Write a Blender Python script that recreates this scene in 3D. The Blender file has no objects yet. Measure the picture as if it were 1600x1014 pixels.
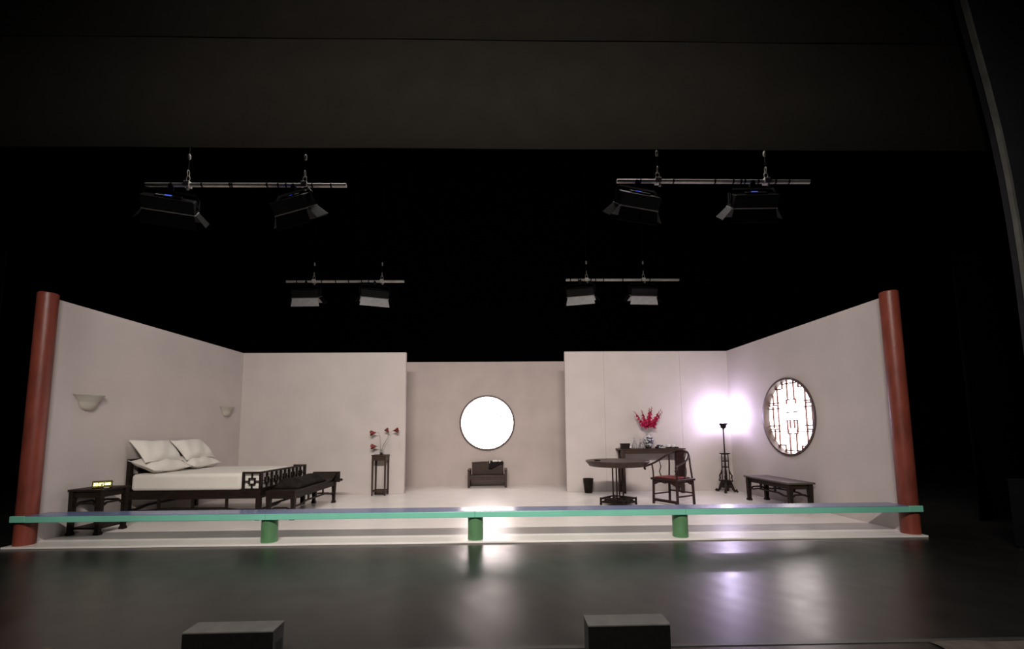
import bpy, math, random
from mathutils import Vector, Matrix
random.seed(7)
sc = bpy.context.scene
col = sc.collection
R = math.radians
PI = math.pi

# ------------------------------------------------------------------ camera
F_PX, PITCH, YAW, ROLL, PY = 679.47, 0.09643, 0.0200, -0.00817, 608.16
cd = bpy.data.cameras.new('camera'); cam = bpy.data.objects.new('camera', cd); col.objects.link(cam)
cd.sensor_fit = 'HORIZONTAL'; cd.sensor_width = 36.0; cd.lens = F_PX / 1600 * 36.0
cd.shift_y = (PY - 507.0) / 1600.0
cd.clip_end = 200
fw = Vector((math.sin(YAW) * math.cos(PITCH), math.cos(YAW) * math.cos(PITCH), math.sin(PITCH)))
rt = Vector((math.cos(YAW), -math.sin(YAW), 0)); up = rt.cross(fw)
r2 = rt * math.cos(ROLL) + up * math.sin(ROLL); u2 = up * math.cos(ROLL) - rt * math.sin(ROLL)
m = Matrix((r2, u2, -fw)).transposed().to_4x4(); m.translation = Vector((0.3593, -5.6586, 1.38))
cam.matrix_world = m
sc.camera = cam

# ------------------------------------------------------------------ world, lights, exposure
w = bpy.data.worlds.new('world'); sc.world = w; w.use_nodes = True
w.node_tree.nodes['Background'].inputs[0].default_value = (0.75, 0.8, 1.0, 1)
w.node_tree.nodes['Background'].inputs[1].default_value = 0.0015
sc.view_settings.view_transform = 'Standard'; sc.view_settings.look = 'None'
sc.view_settings.exposure = 0.0; sc.view_settings.gamma = 1.0; sc.view_settings.use_curve_mapping = False
sc.cycles.use_denoising = True
sc.cycles.max_bounces = 8; sc.cycles.diffuse_bounces = 5


def spot(name, loc, aim, power, colr, size, blend, rad):
    ld = bpy.data.lights.new(name, 'SPOT'); lo = bpy.data.objects.new(name, ld); col.objects.link(lo)
    ld.energy = power; ld.color = colr; ld.spot_size = R(size); ld.spot_blend = blend; ld.shadow_soft_size = rad
    lo.location = loc
    lo.rotation_euler = (Vector(aim) - Vector(loc)).to_track_quat('-Z', 'Y').to_euler()
    return lo


WARM = (1.0, 0.912, 0.84)
# front of house spotlights on the balcony rail, crossing over the set
al = bpy.data.lights.new('balcony_light_row', 'AREA'); ao = bpy.data.objects.new('balcony_light_row', al); col.objects.link(ao)
al.shape = 'RECTANGLE'; al.size = 4.2; al.size_y = 0.14; al.energy = 400; al.color = WARM; al.spread = R(108)
ao.location = (0.1, -6.6, 5.6)
ao.rotation_euler = (Vector((0.1, 2.2, 0.6)) - Vector(ao.location)).to_track_quat('-Z', 'Y').to_euler()


# unseen soft spots added overhead to fill the rail shadow and lift the floor
for wx_ in (-2.8, 2.8):
    spot('fill_spot', (wx_, 1.2, 7.9), (wx_, 1.6, 0), 370, (1.0, 0.93, 0.88), 120, 0.9, 0.7)


# ------------------------------------------------------------------ materials
def mat(name, c, rough=0.6, spec=0.5, var=0.12, scale=8.0, stretch=(1, 1, 1), bump=0.0, bscale=60.0, metal=0.0,
        emit=None, estr=0.0, trans=0.0, coat=0.0):
    mt = bpy.data.materials.new(name); mt.use_nodes = True
    nt = mt.node_tree; b = nt.nodes['Principled BSDF']
    b.inputs['Roughness'].default_value = rough
    b.inputs['Specular IOR Level'].default_value = spec
    b.inputs['Metallic'].default_value = metal
    b.inputs['Base Color'].default_value = (*c, 1)
    if trans: b.inputs['Transmission Weight'].default_value = trans
    if coat:
        b.inputs['Coat Weight'].default_value = coat; b.inputs['Coat Roughness'].default_value = 0.15
    if emit:
        b.inputs['Emission Color'].default_value = (*emit, 1); b.inputs['Emission Strength'].default_value = estr
    tc = nt.nodes.new('ShaderNodeTexCoord'); mp = nt.nodes.new('ShaderNodeMapping')
    mp.inputs['Scale'].default_value = stretch
    nt.links.new(tc.outputs['Object'], mp.inputs['Vector'])
    if var > 0:
        n = nt.nodes.new('ShaderNodeTexNoise'); n.inputs['Scale'].default_value = scale; n.inputs['Detail'].default_value = 5
        rp = nt.nodes.new('ShaderNodeValToRGB')
        rp.color_ramp.elements[0].position = 0.3; rp.color_ramp.elements[1].position = 0.7
        rp.color_ramp.elements[0].color = (*[max(0, x * (1 - var)) for x in c], 1)
        rp.color_ramp.elements[1].color = (*[min(1, x * (1 + var)) for x in c], 1)
        nt.links.new(mp.outputs[0], n.inputs['Vector']); nt.links.new(n.outputs['Fac'], rp.inputs[0])
        nt.links.new(rp.outputs[0], b.inputs['Base Color'])
    if bump > 0:
        n2 = nt.nodes.new('ShaderNodeTexNoise'); n2.inputs['Scale'].default_value = bscale; n2.inputs['Detail'].default_value = 6
        bp = nt.nodes.new('ShaderNodeBump'); bp.inputs['Strength'].default_value = bump; bp.inputs['Distance'].default_value = 0.01
        nt.links.new(mp.outputs[0], n2.inputs['Vector']); nt.links.new(n2.outputs['Fac'], bp.inputs['Height'])
        nt.links.new(bp.outputs[0], b.inputs['Normal'])
    return mt


M = {}
M['wall'] = mat('painted canvas flat', (0.50, 0.448, 0.430), 0.75, 0.3, 0.05, 1.6, bump=0.15, bscale=25)
M['wall_recess'] = mat('darker rose grey canvas flat', (0.44, 0.372, 0.352), 0.75, 0.3, 0.06, 1.6, bump=0.15, bscale=25)  # darker and pinker than the other wall flats
M['setfloor'] = mat('white painted floor', (0.70, 0.66, 0.63), 0.32, 0.4, 0.05, 2.5, bump=0.1, bscale=18)
M['wood'] = mat('dark stained hardwood', (0.013, 0.008, 0.006), 0.5, 0.15, 0.35, 6, (1, 1, 6))
M['wood_brown'] = mat('brown stained hardwood', (0.036, 0.019, 0.014), 0.45, 0.3, 0.3, 6, (6, 1, 1))
M['wood_red'] = mat('reddish dark rosewood', (0.022, 0.008, 0.008), 0.4, 0.3, 0.3, 7, (1, 1, 5))
M['cane'] = mat('woven cane top', (0.065, 0.050, 0.043), 0.55, 0.4, 0.25, 60)
M['column'] = mat('red brown painted column', (0.18, 0.040, 0.025), 0.4, 0.4, 0.35, 5, (1, 1, 0.4), bump=0.2, bscale=30)
M['rail_top'] = mat('glossy slate blue rail face', (0.12, 0.16, 0.30), 0.22, 0.6, 0.12, 3, (0.35, 1, 1))  # top of the rail is bluer than its front
M['rail'] = mat('glossy sea green paint', (0.17, 0.49, 0.37), 0.25, 0.5, 0.12, 3, (0.35, 1, 1))
M['post'] = mat('leaf green paint', (0.080, 0.185, 0.085), 0.4, 0.4, 0.12, 5)
M['linen'] = mat('white cotton', (0.64, 0.61, 0.56), 0.85, 0.2, 0.03, 4, bump=0.25, bscale=14)
M['plaster'] = mat('off white plaster', (0.47, 0.44, 0.38), 0.7, 0.3, 0.05, 5)
M['cloth'] = mat('black stage cloth', (0.0075, 0.0068, 0.0056), 0.95, 0.05, 0.1, 3)
M['backcloth'] = mat('black velour', (0.003, 0.003, 0.006), 1.0, 0.02, 0.3, 3)
M['cabinet'] = mat('flat black cabinet', (0.003, 0.003, 0.004), 0.9, 0.1, 0.2, 5)
M['archwall'] = mat('dark grey auditorium paint', (0.014, 0.014, 0.017), 0.8, 0.2, 0.2, 3)
M['floor_strip'] = mat('dull grey floor strip', (0.03, 0.03, 0.028), 0.35, 0.5, 0.2, 5)
M['archtrim'] = mat('grey arch moulding', (0.10, 0.10, 0.09), 0.6, 0.3, 0.2, 5)
M['pipe'] = mat('scuffed aluminium tube', (0.86, 0.82, 0.75), 0.5, 0.5, 0.12, 9)
M['tape'] = mat('black tape', (0.01, 0.01, 0.01), 0.6, 0.3, 0.2, 8)
M['black_metal'] = mat('black powder coat', (0.010, 0.0095, 0.009), 0.6, 0.25, 0.2, 12)
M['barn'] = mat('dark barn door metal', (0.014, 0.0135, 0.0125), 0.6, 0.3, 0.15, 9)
M['grey_strip_lit_door'] = mat('grey label strip and lit door tone', (0.82, 0.82, 0.82), 0.5, 0.5, 0.1, 12)
M['steel'] = mat('galvanised steel', (0.45, 0.43, 0.40), 0.4, 0.5, 0.15, 20)
M['blue_led'] = mat('blue display', (0.02, 0.05, 0.4), 0.4, 0.5, 0, emit=(0.05, 0.12, 1.0), estr=1.1)
M['glass'] = mat('clear glass', (0.92, 0.92, 0.92), 0.03, 0.5, 0, trans=1.0)
M['porcelain'] = mat('white porcelain', (0.75, 0.74, 0.74), 0.2, 0.5, 0.03, 8)
M['red_petal'] = mat('dusky red petals', (0.16, 0.022, 0.020), 0.6, 0.3, 0.25, 30)
M['magenta_petal'] = mat('crimson gladiolus petals', (0.42, 0.015, 0.075), 0.6, 0.3, 0.3, 40)
M['bud'] = mat('dark crimson buds', (0.20, 0.02, 0.04), 0.6, 0.3, 0.3, 40)
M['stem'] = mat('pale green stem', (0.20, 0.19, 0.11), 0.6, 0.3, 0.2, 40)
M['cushion'] = mat('wine red brocade', (0.16, 0.032, 0.030), 0.7, 0.3, 0.4, 45)
M['clock_face'] = mat('olive backlit clock face', (0.06, 0.05, 0.01), 0.4, 0.4, 0, emit=(0.10, 0.085, 0.0), estr=0.9)
M['digit'] = mat('glowing yellow digits', (0.5, 0.5, 0.2), 0.4, 0.4, 0, emit=(1.0, 0.92, 0.48), estr=3.2)
M['box_black'] = mat('black painted plywood', (0.035, 0.034, 0.032), 0.6, 0.4, 0.2, 8)
M['box_lid_lit'] = mat('grey box lid lightened as lit', (0.060, 0.058, 0.054), 0.6, 0.4, 0.2, 8)
M['box_front_shade'] = mat('box front blackened as shade', (0.003, 0.003, 0.003), 0.9, 0.05, 0.2, 30)
M['frame_brown'] = mat('brown window frame', (0.055, 0.032, 0.026), 0.45, 0.4, 0.2, 9)
M['lattice'] = mat('brown lattice wood', (0.20, 0.08, 0.06), 0.5, 0.4, 0.2, 20)
M['paper_front'] = mat('backlit white window paper', (0.8, 0.8, 0.8), 0.8, 0.1, 0, emit=(1.0, 0.86, 0.84), estr=11.0)
M['paper_side'] = mat('backlit white side window paper', (0.8, 0.8, 0.8), 0.8, 0.1, 0, emit=(1.0, 0.90, 0.90), estr=6.5)
M['bulb'] = mat('lit frosted lamp glass', (0.9, 0.9, 0.9), 0.5, 0.3, 0, emit=(0.86, 0.80, 1.0), estr=9.0)
M['quilt'] = mat('dark brown quilted cloth', (0.012, 0.009, 0.008), 0.85, 0.15, 0.5, 9)
M['shawl'] = mat('black shawl cloth', (0.015, 0.012, 0.012), 0.9, 0.1, 0.2, 20)
M['pale'] = mat('pale beige cloth', (0.06, 0.052, 0.043), 0.9, 0.1, 0.2, 12)
M['led'] = mat('white pilot light', (0.8, 0.8, 0.8), 0.4, 0.4, 0, emit=(1, 0.98, 0.95), estr=2.0)


def stage_floor_mat():
    mt = mat('black sprung stage floor', (0.010, 0.0098, 0.0088), 0.34, 0.5, 0.2, 1.7)
    nt = mt.node_tree; b = nt.nodes['Principled BSDF']
    tc = nt.nodes['Texture Coordinate']
    mp = nt.nodes.new('ShaderNodeMapping'); mp.inputs['Rotation'].default_value = (0, 0, R(-32))
    wv = nt.nodes.new('ShaderNodeTexWave'); wv.wave_type = 'BANDS'; wv.bands_direction = 'X'; wv.wave_profile = 'SIN'
    wv.inputs['Scale'].default_value = 1.15; wv.inputs['Distortion'].default_value = 3.5; wv.inputs['Detail'].default_value = 0.0; wv.inputs['Detail Scale'].default_value = 0.8
    n2 = nt.nodes.new('ShaderNodeTexNoise'); n2.inputs['Scale'].default_value = 4; n2.inputs['Detail'].default_value = 2
    bp = nt.nodes.new('ShaderNodeBump'); bp.inputs['Strength'].default_value = 0.13; bp.inputs['Distance'].default_value = 0.004
    nt.links.new(tc.outputs['Object'], mp.inputs[0]); nt.links.new(mp.outputs[0], wv.inputs['Vector'])
    nt.links.new(tc.outputs['Object'], n2.inputs['Vector'])
    nt.links.new(wv.outputs['Fac'], bp.inputs['Height']); nt.links.new(bp.outputs[0], b.inputs['Normal'])
    rr = nt.nodes.new('ShaderNodeMapRange'); rr.inputs['From Min'].default_value = 0.3; rr.inputs['From Max'].default_value = 0.7
    rr.inputs['To Min'].default_value = 0.28; rr.inputs['To Max'].default_value = 0.33
    nt.links.new(n2.outputs['Fac'], rr.inputs[0]); nt.links.new(rr.outputs[0], b.inputs['Roughness'])
    return mt


M['stage'] = stage_floor_mat()
M['stage'].node_tree.nodes['Principled BSDF'].inputs['Specular IOR Level'].default_value = 0.7


def vase_mat():
    mt = mat('blue and white porcelain', (0.7, 0.7, 0.72), 0.2, 0.5, 0)
    nt = mt.node_tree; b = nt.nodes['Principled BSDF']; tc = nt.nodes['Texture Coordinate']
    n = nt.nodes.new('ShaderNodeTexNoise'); n.inputs['Scale'].default_value = 17; n.inputs['Detail'].default_value = 3
    rp = nt.nodes.new('ShaderNodeValToRGB'); rp.color_ramp.interpolation = 'EASE'
    rp.color_ramp.elements[0].position = 0.46; rp.color_ramp.elements[1].position = 0.56
    rp.color_ramp.elements[0].color = (0.030, 0.032, 0.055, 1); rp.color_ramp.elements[1].color = (0.46, 0.45, 0.46, 1)
    nt.links.new(tc.outputs['Object'], n.inputs['Vector']); nt.links.new(n.outputs['Fac'], rp.inputs[0])
    nt.links.new(rp.outputs[0], b.inputs['Base Color'])
    return mt


M['vase'] = vase_mat()


# ------------------------------------------------------------------ mesh builder
class MB:
    def __init__(s): s.v = []; s.f = []

    def add(s, vs, fs):
        o = len(s.v); s.v += [tuple(x) for x in vs]; s.f += [tuple(i + o for i in f) for f in fs]; return s

    def box(s, x0, x1, y0, y1, z0, z1):
        vs = [(x0, y0, z0), (x1, y0, z0), (x1, y1, z0), (x0, y1, z0), (x0, y0, z1), (x1, y0, z1), (x1, y1, z1), (x0, y1, z1)]
        return s.add(vs, [(0, 3, 2, 1), (4, 5, 6, 7), (0, 1, 5, 4), (1, 2, 6, 5), (2, 3, 7, 6), (3, 0, 4, 7)])

    def ringed(s, rings, cap=True):
        n = len(rings[0]); vs = [p for r in rings for p in r]; fs = []
        for i in range(len(rings) - 1):
            for j in range(n):
                k = (j + 1) % n
                fs.append((i * n + j, i * n + k, (i + 1) * n + k, (i + 1) * n + j))
        if cap:
            fs.append(tuple(range(n - 1, -1, -1))); fs.append(tuple((len(rings) - 1) * n + j for j in range(n)))
        return s.add(vs, fs)

    def lathe(s, prof, n=24, c=(0, 0, 0), cap=True, a0=0.0, sx=1.0, sy=1.0):
        return s.ringed([[(c[0] + r * sx * math.cos(a0 + 2 * PI * j / n), c[1] + r * sy * math.sin(a0 + 2 * PI * j / n), c[2] + z)
                          for j in range(n)] for r, z in prof], cap)

    def sweep(s, pts, sec, up=(0, 0, 1), scale=None):
        pts = [Vector(p) for p in pts]; rings = []
        for i, p in enumerate(pts):
            t = (pts[min(i + 1, len(pts) - 1)] - pts[max(i - 1, 0)]).normalized()
            u = Vector(up)
            if abs(t.dot(u)) > 0.97: u = Vector((0, 1, 0)) if abs(t.y) < 0.9 else Vector((1, 0, 0))
            a = t.cross(u).normalized(); b = a.cross(t).normalized()
            k = scale[i] if scale else 1.0
            rings.append([p + a * (x * k) + b * (y * k) for x, y in sec])
        return s.ringed(rings)

    def tube(s, pts, r, n=8, up=(0, 0, 1), scale=None):
        return s.sweep(pts, [(r * math.cos(2 * PI * j / n), r * math.sin(2 * PI * j / n)) for j in range(n)], up, scale)

    def bar(s, pts, w_, h_, up=(0, 0, 1), scale=None):
        return s.sweep(pts, [(-w_ / 2, -h_ / 2), (w_ / 2, -h_ / 2), (w_ / 2, h_ / 2), (-w_ / 2, h_ / 2)], up, scale)

    def grid(s, fn, nu, nv):
        vs = [fn(i / nu, j / nv) for i in range(nu + 1) for j in range(nv + 1)]
        fs = [(i * (nv + 1) + j, (i + 1) * (nv + 1) + j, (i + 1) * (nv + 1) + j + 1, i * (nv + 1) + j + 1) for i in range(nu) for j in range(nv)]
        return s.add(vs, fs)

    def plate(s, poly, t, axis='y', at=0.0):
        """extrude a 2D outline (a, z) by thickness t along axis"""
        n = len(poly)
        def P3(a, z, d): return (a, at + d, z) if axis == 'y' else ((at + d, a, z) if axis == 'x' else (a, z, at + d))
        vs = [P3(a, z, -t / 2) for a, z in poly] + [P3(a, z, t / 2) for a, z in poly]
        fs = [tuple(range(n)), tuple(range(2 * n - 1, n - 1, -1))] + [(i, i + n, (i + 1) % n + n, (i + 1) % n) for i in range(n)]
        return s.add(vs, fs)

    def mesh(s, name, mt, smooth=False, fix=True):
        me = bpy.data.meshes.new(name); me.from_pydata(s.v, [], s.f)
        if fix:
            import bmesh
            bm = bmesh.new(); bm.from_mesh(me); bmesh.ops.recalc_face_normals(bm, faces=bm.faces); bm.to_mesh(me); bm.free()
        me.materials.append(M[mt]); me.update()
        if smooth:
            for p in me.polygons: p.use_smooth = True
            try: me.set_sharp_from_angle(angle=R(40))
            except Exception: pass
        return me

    def obj(s, name, mt, parent=None, smooth=False, bevel=0.0, loc=(0, 0, 0), segs=2):
        o = bpy.data.objects.new(name, s.mesh(name, mt, smooth)); col.objects.link(o); o.location = loc
        if parent: o.parent = parent
        if bevel:
            b = o.modifiers.new('bevel', 'BEVEL'); b.width = bevel; b.segments = segs; b.limit_method = 'ANGLE'; b.angle_limit = R(40)
        return o


def inst(o, loc, parent, rot=(0, 0, 0)):
    c = o.copy(); col.objects.link(c); c.location = loc; c.rotation_euler = rot; c.parent = parent; return c


def tag(o, label, cat, group=None):
    o['label'] = label; o['category'] = cat
    if group: o['group'] = group
    return o


def thing(name, label, cat, loc=(0, 0, 0), rz=0.0, group=None):
    o = bpy.data.objects.new(name, None); col.objects.link(o); o.location = loc; o.rotation_euler = (0, 0, rz)
    o.empty_display_size = 0.1
    return tag(o, label, cat, group)


def structure(o, label=None):
    o['kind'] = 'structure'
    if label: o['label'] = label
    return o


def copy_tree(o, parent=None):
    c = o.copy(); col.objects.link(c); c.parent = parent
    for ch in list(o.children): copy_tree(ch, c)
    return c


# ------------------------------------------------------------------ the setting
WF, WB, YP, YB, H, HB, TH = 5.73, 5.627, 4.378, 5.70, 3.227, 3.211, 0.085
IL, IR = -1.896, 1.795
def wall_x(y): return WF + (WB - WF) * (y - 0.1) / (YP - 0.1)


ZS = -0.025                       # black stage floor level; white set floor sits at 0
structure(MB().box(-30, 30, -3.4, 14, ZS - 0.1, ZS).obj('floor_stage', 'stage'), 'black semi-gloss stage floor in front of the white set')
structure(MB().box(-5.87, 5.83, 0.0, 7.0, ZS + 0.001, 0.0).obj('floor', 'setfloor', bevel=0.004), 'white painted floor of the bedroom set')
structure(MB().box(-9, 9, -2.70, -2.66, ZS, ZS + 0.004).obj('trim_1', 'floor_strip'), 'thin grey strip along the stage front edge')


def holed_wall(x0, x1, z0, z1, cx, cz, r, t, n=72):
    """flat wall in local XZ (thickness along +Y), with a round hole"""
    ang = sorted(set([2 * PI * i / n for i in range(n)] + [math.atan2(z - cz, x - cx) % (2 * PI) for x in (x0, x1) for z in (z0, z1)]))
    def edge(a):
        dx, dz = math.cos(a), math.sin(a); k = 1e9
        if dx > 1e-9: k = min(k, (x1 - cx) / dx)
        if dx < -1e-9: k = min(k, (x0 - cx) / dx)
        if dz > 1e-9: k = min(k, (z1 - cz) / dz)
        if dz < -1e-9: k = min(k, (z0 - cz) / dz)
        return cx + dx * k, cz + dz * k
    b = MB()
    rings = []
    inn = [(cx + r * math.cos(a), cz + r * math.sin(a)) for a in ang]; out = [edge(a) for a in ang]
    for pts, y in ((inn, 0), (out, 0), (out, t), (inn, t), (inn, 0)):
        rings.append([(p[0], y, p[1]) for p in pts])
    return b.ringed(rings, cap=False)


def panels(parent, xs, y, z1, t=0.012, gap=0.004):
    for a, b_ in zip(xs[:-1], xs[1:]):
        MB().box(a + gap / 2, b_ - gap / 2, y - t, y, 0.002, z1).obj('wall_panel', 'wall', parent)


# left and right side walls (slightly splayed), local x runs upstage
LW = math.hypot(YP - 0.1, WF - WB)
wl = structure(MB().box(0, LW, -TH, 0, 0, H).obj('wall_left', 'wall'), 'plain off-white left side wall of the set')
wl.location = (-WF, 0.1, 0); wl.rotation_euler = (0, 0, math.atan2(YP - 0.1, WF - WB)); wl.scale = (1, 1, 1)
# local +x = upstage; local +y = (-sin,cos) -> for rot ~90deg that is -X: room side is local -y; shift so that room face is y=0
for v in wl.data.vertices: v.co.y += TH
WIN_Y, WIN_Z, WIN_R = 2.395, 1.612, 0.714
wr = structure(holed_wall(0, LW, 0, H, (WIN_Y - 0.1) / (YP - 0.1) * LW, WIN_Z, WIN_R - 0.02, TH).obj('wall_right', 'wall'),
               'off-white right side wall of the set with a round window opening')
# room face must look to -X: local +y -> +X  => rotate so that local x points upstage mirrored: use rotation and flip
wr.location = (WF, 0.1, 0)
wr.rotation_euler = (0, 0, math.atan2(YP - 0.1, -(WF - WB)))
for v in wr.data.vertices: v.co.y = -v.co.y
wr.data.flip_normals()

wbl = structure(MB().box(-WB - 0.12, IL, YP, YP + TH, 0, H).obj('wall_back_left', 'wall'), 'off-white rear wall behind the bed, left of the recess')
wbr = structure(MB().box(IR, WB + 0.12, YP, YP + TH, 0, H).obj('wall_back_right', 'wall'), 'off-white rear wall behind the console table, right of the recess')
panels(wbr, (IR, 2.704, 4.495, WB), YP, H)
panels(wbl, (-WB, IL), YP, H)
CWX, CWZ, CWR = -0.066, 1.606, 0.70
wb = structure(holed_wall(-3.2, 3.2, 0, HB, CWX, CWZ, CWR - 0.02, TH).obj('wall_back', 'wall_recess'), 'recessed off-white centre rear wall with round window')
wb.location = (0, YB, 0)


# ---- round lattice windows
def lattice_segments():
    S = []
    def seg(x0, y0, x1, y1): S.append((x0, y0, x1, y1))
    for sx in (-1, 1):
        seg(sx * 0.13, -0.98, sx * 0.13, -0.46); seg(sx * 0.13, 0.98, sx * 0.13, 0.46)
        seg(sx * 0.55, -0.82, sx * 0.55, 0.82)
        seg(sx * 0.77, -0.30, sx * 0.77, 0.30)
        for sy in (-1, 1):
            seg(sx * 0.50, sy * 0.24, sx * 0.94, sy * 0.24); seg(sx * 0.58, sy * 0.34, sx * 0.92, sy * 0.34)
            seg(sx * 0.74, sy * 0.34, sx * 0.74, sy * 0.62)
            seg(sx * 0.32, sy * 0.78, sx * 0.60, sy * 0.78); seg(sx * 0.32, sy * 0.78, sx * 0.32, sy * 0.93)
            seg(sx * 0.18, sy * 0.46, sx * 0.06, sy * 0.46)
            seg(sx * 0.18, sy * 0.46, sx * 0.18, sy * 0.36)
        seg(sx * 0.20, -0.10, sx * 0.08, -0.10); seg(sx * 0.08, -0.10, sx * 0.08, -0.30); seg(sx * 0.20, 0.12, sx * 0.08, 0.12)
        seg(sx * 0.20, -0.10, sx * 0.20, -0.36)
    for sy in (-1, 1):
        seg(-0.88, sy * 0.40, -0.18, sy * 0.40) if sy < 0 else seg(-0.88, sy * 0.40, -0.5, sy * 0.40)
        seg(0.88, sy * 0.40, 0.18, sy * 0.40) if sy < 0 else seg(0.88, sy * 0.40, 0.5, sy * 0.40)
        seg(-0.34, sy * 0.91, 0.34, sy * 0.91)
    return S


def round_window(name, label, r, depth, barv, barh, paper, framemat='frame_brown'):
    """local XZ plane, room side at y=0, depth to +y"""
    t = bpy.data.objects.new(name, None); col.objects.link(t); structure(t, label)
    n = 72
    b = MB()
    prof = [(r + 0.018, 0.0), (r + 0.018, -0.022), (r - 0.022, -0.022), (r - 0.024, depth), (r + 0.0, depth), (r - 0.018, 0.0)]
    rings = [[(q * math.cos(2 * PI * j / n), y, q * math.sin(2 * PI * j / n)) for j in range(n)] for q, y in prof[:5]]
    b.ringed(rings, cap=False)
    b.obj('window_frame', framemat, t, smooth=True)
    p = MB(); rr = r - 0.022
    p.add([(rr * math.cos(2 * PI * j / n), depth - 0.004, rr * math.sin(2 * PI * j / n)) for j in range(n)] +
          [(rr * math.cos(2 * PI * j / n), depth + 0.004, rr * math.sin(2 * PI * j / n)) for j in range(n)],
          [tuple(range(n)), tuple(range(2 * n - 1, n - 1, -1))] + [(j, (j + 1) % n, n + (j + 1) % n, n + j) for j in range(n)])
    p.obj('window_pane', paper, t)
    for x0, z0, x1, z1 in lattice_segments():
        def clip(x, z):
            q = math.hypot(x, z); k = min(1.0, 0.985 / q) if q > 0 else 1
            return x * k, z * k
        x0, z0 = clip(x0, z0); x1, z1 = clip(x1, z1)
        x0, z0, x1, z1 = [q * rr for q in (x0, z0, x1, z1)]
        if math.hypot(x1 - x0, z1 - z0) < 0.02: continue
        bx_ = (barv if abs(x1 - x0) < abs(z1 - z0) else barh) / 2; bz_ = min(bx_, barh / 2) if abs(x1 - x0) < abs(z1 - z0) else barh / 2
        MB().box(min(x0, x1) - bx_, max(x0, x1) + bx_, depth - 0.030, depth - 0.012, min(z0, z1) - bz_, max(z0, z1) + bz_).obj('lattice_bar', 'lattice', t)
    return t


w1 = round_window('window_1', 'bright round lattice window in the centre rear wall', CWR, 0.07, 0.016, 0.016, 'paper_front')
w1.location = (CWX, YB, CWZ)
w2 = round_window('window_2', 'bright round lattice window in the right side wall', WIN_R, 0.11, 0.030, 0.022, 'paper_side')
w2.location = (wall_x(WIN_Y), WIN_Y, WIN_Z)
w2.rotation_euler = (0, 0, -math.atan2(YP - 0.1, WF - WB))

# ---- columns
for s_, lab in ((-1, 'red-brown round column at the left end of the set'), (1, 'red-brown round column at the right end of the set')):
    o = MB().lathe([(0.107, 0), (0.107, 0.6), (0.107, 1.6), (0.107, 2.6), (0.107, H + 0.035), (0.098, H + 0.045)], 40).obj('column', 'column', smooth=True, loc=(s_ * 5.735, 0.145, 0))
    tag(o, lab, 'column', 'columns at the set corners')

# ---- low green railing along the front
rl = thing('low_railing', 'long low sea-green bench rail on three round posts along the set front', 'railing', (0, 0, 0))
xs = [-5.61, -2.65, -0.012, 2.69, 5.61]
for i in range(4):
    MB().box(xs[i] + 0.001, xs[i + 1] - 0.001, 0.0, 0.30, 0.295, 0.369).obj('rail_board', 'rail', rl, bevel=0.004)
    MB().box(xs[i] + 0.001, xs[i + 1] - 0.001, 0.002, 0.298, 0.369, 0.375).obj('rail_top', 'rail_top', rl)
for s_ in (-1, 1):
    x0, x1 = sorted((s_ * 5.611, s_ * 5.80))
    o = MB().box(x0, x1, 0.0, 0.030, 0.295, 0.375).obj('rail_end', 'rail', rl, bevel=0.008)
for x in (-2.65, -0.012, 2.66):
    MB().lathe([(0.098, 0.0), (0.098, 0.29), (0.098, 0.2955)], 36, (x, 0.13, 0)).obj('post', 'post', rl, smooth=True)

# ---- wall sconces (half bowls)
def sconce(y, label, wid, hei):
    x = -wall_x(y)
    t = thing('wall_sconce', label, 'sconce', (x, y, 1.96 - hei), 0, 'plaster sconces on the left wall')
    n = 20
    def half(prof, name):
        b = MB(); rings = []
        for r_, z in prof:
            rings.append([(max(0.0, r_ * 0.62 * math.sin(PI * j / n)) + 0.001, -r_ * math.cos(PI * j / n), z) for j in range(n + 1)])
        fs = []; vs = [p for q in rings for p in q]; k = n + 1
        for i in range(len(rings) - 1):
            for j in range(n): fs.append((i * k + j, i * k + j + 1, (i + 1) * k + j + 1, (i + 1) * k + j))
            fs.append((i * k + n, i * k, (i + 1) * k, (i + 1) * k + n))
        fs.append(tuple(range(k))); fs.append(tuple((len(rings) - 1) * k + j for j in range(k)))
        b.add(vs, fs); return b.obj(name, 'plaster', t, smooth=True)
    h = wid / 2
    half([(h * 0.10, 0.0), (h * 0.32, hei * 0.07), (h * 0.48, hei * 0.2), (h * 0.56, hei * 0.4), (h * 0.62, hei * 0.55)], 'bowl')
    half([(h * 0.62, hei * 0.55), (h * 0.72, hei * 0.68), (h * 0.88, hei * 0.88), (h, hei * 0.97), (h, hei)], 'flared_rim')
sconce(0.80, 'pale half-bowl plaster sconce on the left wall above the nightstand', 0.46, 0.235)
sconce(3.86, 'pale half-bowl plaster sconce on the left wall near the rear corner', 0.42, 0.22)


# ------------------------------------------------------------------ furniture
def hump(b, p, q, z, rise, w_, h_):
    p = Vector((*p, z)); q = Vector((*q, z)); d = q - p
    pts = [p, p + d * 0.14, p + d * 0.26 + Vector((0, 0, rise)), p + d * 0.74 + Vector((0, 0, rise)), p + d * 0.86, q]
    return b.bar(pts, w_, h_)


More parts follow.
